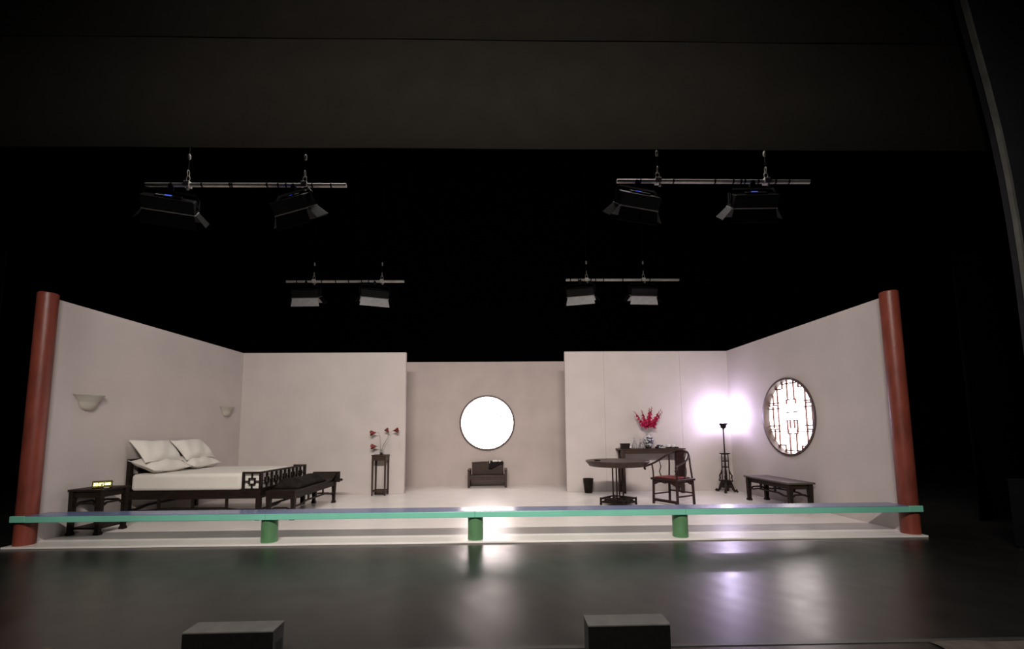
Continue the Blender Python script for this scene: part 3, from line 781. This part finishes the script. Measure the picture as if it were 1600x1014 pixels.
# small things right of the vase
tag(MB().lathe([(0.03, 0), (0.045, 0.02), (0.047, 0.04), (0.042, 0.04), (0.038, 0.02), (0.001, 0.01)], 20).obj('dark_bowl', 'wood_red', smooth=True, loc=(3.775, 4.05, CT)), 'small dark bowl just right of the porcelain vase', 'bowl')
def teacup(label, x, y, z, m_, k=1.0):
    t = thing('teacup', label, 'cup', (x, y, z), 0, 'teacups on the console table')
    MB().lathe([(0.022 * k, 0), (0.024 * k, 0.006 * k), (0.038 * k, 0.035 * k), (0.043 * k, 0.065 * k), (0.039 * k, 0.065 * k), (0.034 * k, 0.035 * k), (0.001, 0.01 * k)], 20).obj('bowl', m_, t, smooth=True)
    pts = [(0.038 * k + 0.018 * k * math.sin(a), 0, (0.036 + 0.018 * math.cos(a)) * k) for a in [i * PI / 6 for i in range(7)]]
    MB().tube(pts, 0.0035 * k, 6, (0, 1, 0)).obj('handle', m_, t, smooth=True)
teacup('patterned teacup standing right of the small dark bowl', 3.85, 4.16, CT, 'vase', 1.15)
teacup('patterned teacup next to the white saucer on the console', 3.925, 4.20, CT, 'vase', 1.0)
tag(MB().lathe([(0.04, 0), (0.075, 0.012), (0.078, 0.018), (0.07, 0.016), (0.035, 0.006), (0.001, 0.006)], 28).obj('saucer', 'porcelain', smooth=True, loc=(3.915, 4.08, CT)), 'white saucer at the front of the console between cup and tray', 'saucer')
tr = thing('serving_tray', 'dark rectangular tray at the right end of the console table', 'tray', (4.125, 4.14, CT))
MB().box(-0.13, 0.13, -0.09, 0.09, 0, 0.012).obj('base', 'wood', tr)
for s_ in (-1, 1):
    MB().box(-0.135, 0.135, s_ * 0.09 - 0.005, s_ * 0.09 + 0.005, 0, 0.028).obj('rim', 'wood', tr)
    MB().box(s_ * 0.13 - 0.005, s_ * 0.13 + 0.005, -0.085, 0.085, 0, 0.028).obj('rim', 'wood', tr)
teacup('white teacup at the left side of the tray', 4.06, 4.14, CT + 0.012, 'porcelain', 1.1)
teacup('white teacup at the right side of the tray', 4.175, 4.15, CT + 0.012, 'porcelain', 1.05)

# horseshoe armchair
ch = thing('horseshoe_armchair', 'dark rosewood horseshoe-back armchair facing the round table', 'chair', (3.54, 2.60, 0), R(-59))
lw, ld = 0.27, 0.235
def crest(t):
    # t in [-1,1] round the horseshoe
    k = [(1.0, (0.335, -0.335, 0.700)), (0.90, (0.300, -0.27, 0.725)), (0.75, (0.300, -0.14, 0.755)), (0.55, (0.296, 0.03, 0.815)), (0.38, (0.255, 0.165, 0.895)), (0.2, (0.155, 0.265, 0.965)), (0.0, (0, 0.30, 0.99))]
    a = abs(t)
    for (t1, p1), (t0, p0) in zip(k[:-1], k[1:]):
        if t0 <= a <= t1:
            s = (a - t0) / (t1 - t0); p = [p0[i] + (p1[i] - p0[i]) * s for i in range(3)]
            return (p[0] * (1 if t >= 0 else -1), p[1], p[2])
cp = [Vector(crest(-1 + 2 * i / 60)) for i in range(61)]
for _ in range(4):
    cp = [cp[0]] + [(cp[i - 1] + cp[i] * 2 + cp[i + 1]) / 4 for i in range(1, 60)] + [cp[-1]]
MB().tube(cp, 0.019, 12).obj('crest_rail', 'wood_red', ch, smooth=True)
for s_ in (-1, 1):
    pts = [Vector((s_ * (0.335 + 0.03 * math.sin(a)), -0.335 - 0.028 * (1 - math.cos(a)) * 0.4, 0.70 - 0.028 * (1 - math.cos(a)))) for a in [i * 0.45 for i in range(8)]]
    MB().tube(pts, 0.019, 10).obj('arm_scroll', 'wood_red', ch, smooth=True)
    MB().tube([(s_ * lw, -ld, 0), (s_ * (lw - 0.012), -ld + 0.008, 0.46)], 0.024, 12).obj('leg', 'wood_red', ch, smooth=True)
    MB().tube([(s_ * lw, ld, 0), (s_ * (lw - 0.012), ld - 0.008, 0.46)], 0.024, 12).obj('leg', 'wood_red', ch, smooth=True)
    MB().tube([(s_ * (lw - 0.012), -ld + 0.008, 0.48), (s_ * 0.272, -0.215, 0.60), (s_ * 0.298, -0.21, 0.737)], 0.015, 10).obj('arm_post', 'wood_red', ch, smooth=True)
    MB().tube([(s_ * (lw - 0.012), ld - 0.008, 0.48), (s_ * 0.235, 0.215, 0.7), (s_ * 0.225, 0.205, 0.917)], 0.016, 10).obj('back_post', 'wood_red', ch, smooth=True)
    MB().tube([(s_ * 0.262, 0.0, 0.485), (s_ * 0.285, -0.02, 0.58), (s_ * 0.270, 0.01, 0.68), (s_ * 0.298, 0.0, 0.797)], 0.010, 8).obj('side_spindle', 'wood_red', ch, smooth=True)
    MB().bar([(s_ * lw, -ld, 0.175), (s_ * lw, ld, 0.175)], 0.022, 0.026).obj('stretcher', 'wood_red', ch)
    # arched side apron
    poly = [(-ld + 0.02, 0.445), (-ld + 0.02, 0.37)] + [(-ld + 0.06 + (2 * ld - 0.12) * i / 8, 0.395 + 0.02 * math.sin(PI * i / 8) - 0.03 * abs(math.cos(PI * i / 8)) ** 6) for i in range(9)] + [(ld - 0.02, 0.37), (ld - 0.02, 0.445)]
    MB().plate(poly, 0.016, 'x', s_ * (lw - 0.012)).obj('apron', 'wood_red', ch)
MB().bar([(-lw, -ld, 0.085), (lw, -ld, 0.085)], 0.035, 0.03).obj('foot_rail', 'wood_red', ch)
MB().plate([(-lw + 0.02, 0.072), (lw - 0.02, 0.072), (lw - 0.02, 0.03), (lw - 0.06, 0.05), (-lw + 0.06, 0.05), (-lw + 0.02, 0.03)], 0.014, 'y', -ld).obj('foot_apron', 'wood_red', ch)
MB().bar([(-lw, ld, 0.215), (lw, ld, 0.215)], 0.022, 0.026).obj('stretcher', 'wood_red', ch)
poly = [(-lw + 0.02, 0.445), (-lw + 0.02, 0.35)] + [(-lw + 0.06 + (2 * lw - 0.12) * i / 12, 0.385 + 0.025 * math.sin(PI * i / 12) - 0.02 * math.cos(2 * PI * i / 12) ** 4) for i in range(13)] + [(lw - 0.02, 0.35), (lw - 0.02, 0.445)]
MB().plate(poly, 0.016, 'y', -ld + 0.006).obj('apron', 'wood_red', ch)
MB().box(-lw - 0.03, lw + 0.03, -ld - 0.035, ld + 0.03, 0.445, 0.485).obj('seat', 'wood_red', ch, bevel=0.008)
def splat(side):
    def g(u, v):
        z = 0.485 + 0.49 * v; y = 0.215 + 0.075 * v + 0.035 * math.sin(2 * PI * v)
        wd = 0.110 + 0.014 * math.cos(2 * PI * v)
        return ((u - 0.5) * 2 * wd, y + side * 0.007, z)
    return g
so = MB().grid(splat(0), 4, 16).obj('back_splat', 'wood_red', ch, smooth=True)
sm = so.modifiers.new('thickness', 'SOLIDIFY'); sm.thickness = 0.015; sm.offset = 0
cu = MB().box(-0.235, 0.235, -0.225, 0.185, 0.0, 0.022).obj('seat_cushion', 'cushion', bevel=0.010, smooth=True, loc=(3.54, 2.60, 0.485))
cu.rotation_euler = (0, 0, R(-59)); tag(cu, 'thin wine-red brocade seat pad on the armchair', 'cushion')

# standing lamp
LX, LY = 5.295, 4.06
lp = thing('floor_lamp', 'tall carved dark wooden floor lamp glowing in the rear right corner', 'lamp', (LX, LY, 0))
for k in range(4):
    a = PI / 4 + k * PI / 2 + R(12); ca, sa = math.cos(a), math.sin(a)
    pr = [(0.215, 0.018), (0.235, 0.035), (0.225, 0.055), (0.185, 0.03), (0.15, 0.065), (0.125, 0.13), (0.10, 0.19), (0.03, 0.225)]
    prr = [(r_ * 0.92, z) for r_, z in pr]
    MB().bar([(r_ * ca, r_ * sa, z) for r_, z in prr], 0.042, 0.050).obj('foot', 'wood', lp)
    poly = [(0.01, 0.085), (0.01, 0.27), (0.09, 0.265), (0.125, 0.20), (0.155, 0.10), (0.165, 0.055), (0.10, 0.10)]
    b = MB(); vs = []
    for s_ in (-1, 1):
        for r_, z in poly: vs.append((r_ * ca - s_ * 0.02 * sa, r_ * sa + s_ * 0.02 * ca, z))
    n = len(poly); b.add(vs, [tuple(range(n)), tuple(range(2 * n - 1, n - 1, -1))] + [(i, (i + 1) % n, (i + 1) % n + n, i + n) for i in range(n)])
    b.obj('base_carving', 'wood', lp)
    MB().tube([(0.078 * ca, 0.078 * sa, 0.22), (0.070 * ca, 0.070 * sa, 0.5), (0.064 * ca, 0.064 * sa, 0.845)], 0.011, 8).obj('strut', 'wood', lp, smooth=True)
    MB().tube([(0.135 * ca, 0.135 * sa, 0.25), (0.115 * ca, 0.115 * sa, 0.31), (0.125 * ca, 0.125 * sa, 0.36), (0.09 * ca, 0.09 * sa, 0.42), (0.075 * ca, 0.075 * sa, 0.48)], 0.016, 8).obj('bracket', 'wood', lp, smooth=True)
    MB().tube([(0.078 * ca, 0.078 * sa, 0.245), (0.14 * ca, 0.14 * sa, 0.245)], 0.014, 8).obj('bracket', 'wood', lp, smooth=True)
    a2 = a + PI / 2
    for z, r_ in ((0.835, 0.066), (0.68, 0.067), (0.55, 0.069)):
        MB().bar([(r_ * ca, r_ * sa, z), (r_ * math.cos(a2), r_ * math.sin(a2), z)], 0.014, 0.018).obj('cross_bar', 'wood', lp)
MB().box(-0.085, 0.085, -0.085, 0.085, 0.185, 0.265).obj('base_block', 'wood', lp, bevel=0.008)
MB().box(-0.080, 0.080, -0.080, 0.080, 0.84, 0.858).obj('collar_plate', 'wood', lp)
MB().lathe([(0.016, 0.0), (0.016, 0.06), (0.014, 0.84), (0.0135, 1.40)], 14, (0, 0, 0.10)).obj('pole', 'wood', lp, smooth=True)
MB().lathe([(0.016, 1.385), (0.026, 1.395), (0.020, 1.41), (0.036, 1.425), (0.050, 1.46), (0.046, 1.475), (0.072, 1.50), (0.070, 1.512), (0.020, 1.512)], 16).obj('capital', 'wood', lp, smooth=True)
for k in range(8):
    a = k * PI / 4
    MB().tube([(0.030 * math.cos(a), 0.030 * math.sin(a), 1.41), (0.058 * math.cos(a), 0.058 * math.sin(a), 1.44), (0.055 * math.cos(a), 0.055 * math.sin(a), 1.475), (0.085 * math.cos(a), 0.085 * math.sin(a), 1.50)], 0.008, 6).obj('capital_scroll', 'wood', lp, smooth=True)
MB().box(-0.075, 0.075, -0.075, 0.075, 1.512, 1.526).obj('cap_plate', 'wood', lp)
MB().lathe([(0.025, 1.526), (0.045, 1.536), (0.062, 1.56), (0.066, 1.585), (0.056, 1.61), (0.03, 1.626), (0.001, 1.63)], 28).obj('lamp_shade', 'bulb', lp, smooth=True)
pl = bpy.data.lights.new('lamp_light', 'POINT'); po = bpy.data.objects.new('lamp_light', pl); col.objects.link(po)
pl.energy = 54; pl.color = (0.76, 0.65, 1.0); pl.shadow_soft_size = 0.03; po.location = (LX, LY, 1.68)

# ------------------------------------------------------------------ rigging above
def fixture(label, x, y, z, yaw, tilt, rear):
    t = thing('flood_light', label, 'stage light', (x, y, z), yaw, 'rear flood lights' if rear else 'front flood lights')
    # clamp on the pipe and yoke
    MB().box(-0.03, 0.03, -0.035, 0.035, -0.06, 0.045).obj('hook_clamp', 'black_metal', t, bevel=0.006)
    b = MB().bar([(-0.36, 0, -0.30), (-0.36, 0, -0.14), (-0.30, 0, -0.07), (0.30, 0, -0.07), (0.36, 0, -0.14), (0.36, 0, -0.30)], 0.014, 0.04, (0, 1, 0))
    b.obj('yoke', 'black_metal', t)
    bd = MB().box(-0.33, 0.33, -0.10, 0.08, -0.11, 0.11).obj('body', 'black_metal', t, bevel=0.015, loc=(0, 0, -0.27))
    bd.rotation_euler = (tilt, 0, 0)
    # control panel on the back (towards the audience)
    MB().box(-0.16, 0.16, -0.125, -0.10, -0.055, 0.055).obj('control_box', 'black_metal', bd, bevel=0.006)
    if not rear:
        MB().box(-0.055, 0.035, -0.128, -0.124, 0.0, 0.03).obj('blue_display', 'blue_led', bd)
        MB().box(-0.15, 0.03, -0.1275, -0.124, -0.042, -0.022).obj('label_strip', 'grey_strip_lit_door' if x < -4 else 'black_metal', bd)
    for s_ in (-1, 1):
        MB().lathe([(0.03, 0), (0.034, 0.006), (0.034, 0.026), (0.02, 0.03)], 12).obj('tilt_knob', 'black_metal', bd, loc=(s_ * 0.335, 0, 0)).rotation_euler = (0, s_ * PI / 2, 0)
    # barn doors round the front face (+y): top, bottom, two sides
    fm = 'grey_strip_lit_door' if rear else 'barn'  # rear doors coloured pale, painting in the light they catch
    def flap(nm, p, fm=fm):
        o = MB().add(p + [(a, b_ + 0.006, c) for a, b_, c in p], [(0, 1, 2, 3), (7, 6, 5, 4), (0, 4, 5, 1), (1, 5, 6, 2), (2, 6, 7, 3), (3, 7, 4, 0)])
        return o.obj(nm, fm, bd)
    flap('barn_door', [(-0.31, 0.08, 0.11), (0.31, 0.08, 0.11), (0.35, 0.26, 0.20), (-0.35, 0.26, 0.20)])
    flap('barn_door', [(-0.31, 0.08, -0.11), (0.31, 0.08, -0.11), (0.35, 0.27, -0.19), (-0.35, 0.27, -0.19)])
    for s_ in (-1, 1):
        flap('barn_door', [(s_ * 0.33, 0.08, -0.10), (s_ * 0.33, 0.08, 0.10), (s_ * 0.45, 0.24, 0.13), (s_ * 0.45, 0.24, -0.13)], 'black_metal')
    b = MB()
    b.box(-0.335, 0.335, 0.080, 0.094, 0.100, 0.116).box(-0.335, 0.335, 0.080, 0.094, -0.116, -0.100).box(-0.335, -0.32, 0.08, 0.094, -0.1, 0.1).box(0.32, 0.335, 0.08, 0.094, -0.1, 0.1)
    b.obj('lens_frame', 'steel', bd)
    return t


def pipe_set(label, x0, x1, y, z, drops, bands, rear, top=8.2):
    t = thing('lighting_pipe', label, 'pipe', (0, y, z), 0, 'lighting pipes over the set')
    r_ = 0.030
    MB().tube([(x0, 0, 0), (x1, 0, 0)], r_, 16).obj('tube', 'pipe', t, smooth=True)
    for f in bands:
        x = x0 + (x1 - x0) * f
        MB().tube([(x - 0.012, 0, 0), (x + 0.012, 0, 0)], r_ + 0.003, 16).obj('tape_band', 'tape', t)
    for x in drops:
        MB().box(x - 0.045, x + 0.045, -0.042, 0.042, -0.042, 0.050).obj('pipe_clamp', 'pipe', t, bevel=0.008)
        MB().lathe([(0.016, 0), (0.022, 0.01), (0.012, 0.05)], 10, (x + 0.02, -0.02, -0.09)).obj('wing_bolt', 'steel', t, smooth=True)
        pts = [(x + 0.028 * math.sin(a), 0, 0.10 + 0.045 * -math.cos(a)) for a in [i * PI / 6 for i in range(13)]]
        MB().tube(pts, 0.008, 6, (0, 1, 0)).obj('shackle', 'steel', t, smooth=True)
        pts = [(x, 0.022 * math.sin(a), 0.185 - 0.05 * math.cos(a)) for a in [i * PI / 6 for i in range(13)]]
        MB().tube(pts, 0.007, 6, (1, 0, 0)).obj('chain_link', 'steel', t, smooth=True)
        MB().tube([(x, 0, 0.235), (x, 0, top - z)], 0.005, 6).obj('hanging_cable', 'black_metal', t)
        MB().lathe([(0.010, 0.40), (0.022, 0.42), (0.022, 0.47), (0.010, 0.49)], 10, (x, 0, 0)).obj('turnbuckle', 'steel', t, smooth=True)
    return t


ZP = 5.1
pipe_set('near lighting pipe hanging at upper left of the stage', -4.975, -1.995, 0.635, ZP, (-4.36, -2.62), (0.13, 0.28, 0.42, 0.43, 0.605, 0.66, 0.70, 0.83, 0.925), False)
pipe_set('near lighting pipe hanging at upper right of the stage', 2.08, 5.01, 0.50, ZP, (2.70, 4.35), (0.12, 0.29, 0.505, 0.60, 0.64, 0.66, 0.73, 0.82, 0.89), False)
pipe_set('far lighting pipe hanging above the left rear wall', -4.975, -2.085, 4.87, ZP, (-4.30, -2.63), (0.09, 0.17, 0.30, 0.42, 0.53, 0.64, 0.70), True)
pipe_set('far lighting pipe hanging above the right rear wall', 1.925, 4.75, 4.78, ZP, (2.44, 3.86), (0.04, 0.11, 0.22, 0.26, 0.33, 0.50, 0.67, 0.74), True)
zf = ZP - 0.035
fixture('black flood light with blue display at the outer end of the upper left pipe', -4.60, 0.635, zf, R(22), R(-52), False)
fixture('black flood light with faint reflections on the inner end of the upper left pipe', -2.78, 0.635, zf, R(-24), R(-52), False)
fixture('black flood light with splayed barn doors on the inner end of the upper right pipe', 2.38, 0.50, zf, R(17), R(-52), False)
fixture('black flood light with blue display at the outer end of the upper right pipe', 4.13, 0.50, zf, R(-2), R(-52), False)
fixture('small distant flood light with doors coloured as if lit at the outer end of the left rear pipe', -4.48, 4.87, zf, R(-2), R(-62), True)
fixture('small distant flood light with doors coloured as if lit on the inner end of the left rear pipe', -2.80, 4.87, zf, R(20), R(-62), True)
fixture('small distant flood light with doors coloured as if lit on the inner end of the right rear pipe', 2.28, 4.78, zf, R(-16), R(-62), True)
fixture('small distant flood light with doors coloured as if lit at the outer end of the right rear pipe', 3.84, 4.78, zf, R(3), R(-62), True)


# ------------------------------------------------------------------ stage masking
def drape(name, label, x0, x1, y, z0, z1, m_, amp=0.03, folds=0.22, nx=80, wave_axis='x'):
    b = MB()
    def g(u, v):
        x = x0 + (x1 - x0) * u
        return (x, y + amp * math.sin(2 * PI * x / folds * 0.5), z0 + (z1 - z0) * v)
    b.grid(g, nx, 4)
    o = b.obj(name, m_, smooth=True)
    s_ = o.modifiers.new('thickness', 'SOLIDIFY'); s_.thickness = 0.006
    return tag(o, label, 'curtain')


drape('border_curtain', 'black border cloth hanging across the top of the stage, lower edge above the pipes', -12, 12, -0.985, 4.59, 8.6, 'cloth', 0.004, 1.6, 120)
drape('border_curtain', 'black border cloth nearest the audience at the very top of the view', -12, 12, -1.00, 5.93, 8.6, 'cloth', 0.004, 1.4, 120)
drape('leg_curtain', 'black leg curtain in the wings right of the set', 7.55, 11, 1.0, ZS, 8.0, 'backcloth', 0.06, 0.35)
drape('leg_curtain', 'black leg curtain in the wings left of the set', -11, -7.3, 1.0, ZS, 8.0, 'backcloth', 0.06, 0.35)
drape('backdrop_curtain', 'black velour backdrop hanging behind the whole set', -30, 30, 11.0, ZS, 16.0, 'backcloth', 0.08, 0.9, 300)

# curved proscenium edge at the right
arc = [(5.675, 6.289), (5.755, 5.727), (5.831, 5.217), (5.90, 4.677), (5.946, 4.149), (5.972, 3.631), (5.985, 3.196), (5.99, 2.839), (5.99, 1.5), (5.99, ZS)]
arc = [(5.40, 8.0), (5.55, 7.15)] + arc
poly = arc + [(9.0, ZS), (9.0, 8.0)]
b = MB(); n = len(arc)
vs = [(x, 0, z) for x, z in arc] + [(9.0, 0, z) for x, z in arc] + [(x, 0.08, z) for x, z in arc] + [(9.0, 0.08, z) for x, z in arc]
fs = []
for i in range(n - 1):
    fs += [(i, i + 1, n + i + 1, n + i), (2 * n + i, 3 * n + i, 3 * n + i + 1, 2 * n + i + 1), (i, 2 * n + i, 2 * n + i + 1, i + 1), (n + i, n + i + 1, 3 * n + i + 1, 3 * n + i)]
b.add(vs, fs)
structure(b.obj('wall_proscenium', 'archwall', loc=(0, -1.2, 0)), 'dark curved proscenium wall at the right edge of the view')
structure(MB().bar([(x - 0.0, -1.215, z) for x, z in arc], 0.03, 0.045, (0, 1, 0)).obj('trim_2', 'archtrim', smooth=True), 'grey curved moulding along the proscenium edge at right')

# dark cabinet in the right wing and its pilot light
# ------------------------------------------------------------------ front of stage
cbn = thing('wing_cabinet', 'dark low cabinet at the far right edge of the stage', 'cabinet', (6.50, -0.75, ZS))
MB().box(-0.19, 0.25, -0.2, 0.2, 0.03, 0.78).obj('body', 'cabinet', cbn, bevel=0.008)
MB().box(-0.19, 0.25, -0.21, 0.21, 0.78, 0.80).obj('lid', 'cabinet', cbn)
for sx in (-0.15, 0.21):
    for sy in (-0.16, 0.16):
        MB().lathe([(0.02, 0), (0.02, 0.03)], 10, (sx, sy, 0)).obj('castor', 'black_metal', cbn)
MB().lathe([(0.007, 0), (0.007, 0.006), (0.003, 0.010)], 10).obj('pilot_light', 'led', cbn, loc=(-0.178, -0.205, 0.785)).rotation_euler = (R(90), 0, 0)

def stage_box(label, x0, x1, y0, y1, z1, rz):
    cx, cy = (x0 + x1) / 2, (y0 + y1) / 2
    t = thing('monitor_box', label, 'box', (cx, cy, ZS), rz, 'black boxes at the stage front edge')
    a, c = (x1 - x0) / 2, (y1 - y0) / 2
    MB().box(-a, a, -c, c, 0, z1 - ZS - 0.012).obj('body', 'box_black', t, bevel=0.004)
    MB().box(-a - 0.003, a + 0.003, -c - 0.003, c + 0.003, z1 - ZS - 0.012, z1 - ZS).obj('lid', 'box_lid_lit', t, bevel=0.003)  # lid colour raised to stand in for light falling on the top
    MB().box(-a, a, -c - 0.006, -c, 0.0, z1 - ZS - 0.012).obj('front_shade_sheet', 'box_front_shade', t)  # added black sheet paints the shade over the whole box front
    MB().box(a - 0.001, a + 0.008, -0.03, 0.03, 0.08, 0.14).obj('side_handle', 'tape', t)
    return t
stage_box('black low box at the stage front, left of centre', -1.566, -1.035, -2.89, -2.752, 0.2, R(0.8))
stage_box('black low box at the stage front, right of centre', 0.868, 1.37, -2.886, -2.744, 0.2, R(0.3))
# cable beside the right box
tag(MB().tube([(1.40, -2.80, ZS + 0.008), (1.44, -2.83, ZS + 0.008), (1.47, -2.90, ZS + 0.008), (1.52, -3.0, ZS + 0.008)], 0.008, 8).obj('floor_cable', 'steel', smooth=True), 'thin cable lying on the floor beside the right front box', 'cable')
# pale things at the bottom corners
tag(MB().lathe([(0.06, 0), (0.062, 0.01), (0.05, 0.03), (0.025, 0.045), (0.001, 0.05)], 20).obj('pale_dome', 'pale', smooth=True, loc=(-2.58, -2.68, ZS)), 'small pale domed object at the bottom left corner of the stage', 'dome')
b = MB()
def clf(u, v):
    x = 3.15 + 0.95 * u; h = 0.01 + 0.055 * u * math.sin(PI * v) * (0.75 + 0.25 * math.sin(11 * u + 3 * v))
    return (x, -2.86 + 0.16 * v + 0.02 * math.sin(8 * u), ZS + 0.003 + h * math.sin(PI * v))
b.grid(clf, 36, 10); co = b.obj('crumpled_cloth', 'pale', smooth=True)
s_ = co.modifiers.new('thickness', 'SOLIDIFY'); s_.thickness = 0.003
tag(co, 'pale crumpled cloth lying at the bottom right stage corner', 'cloth')
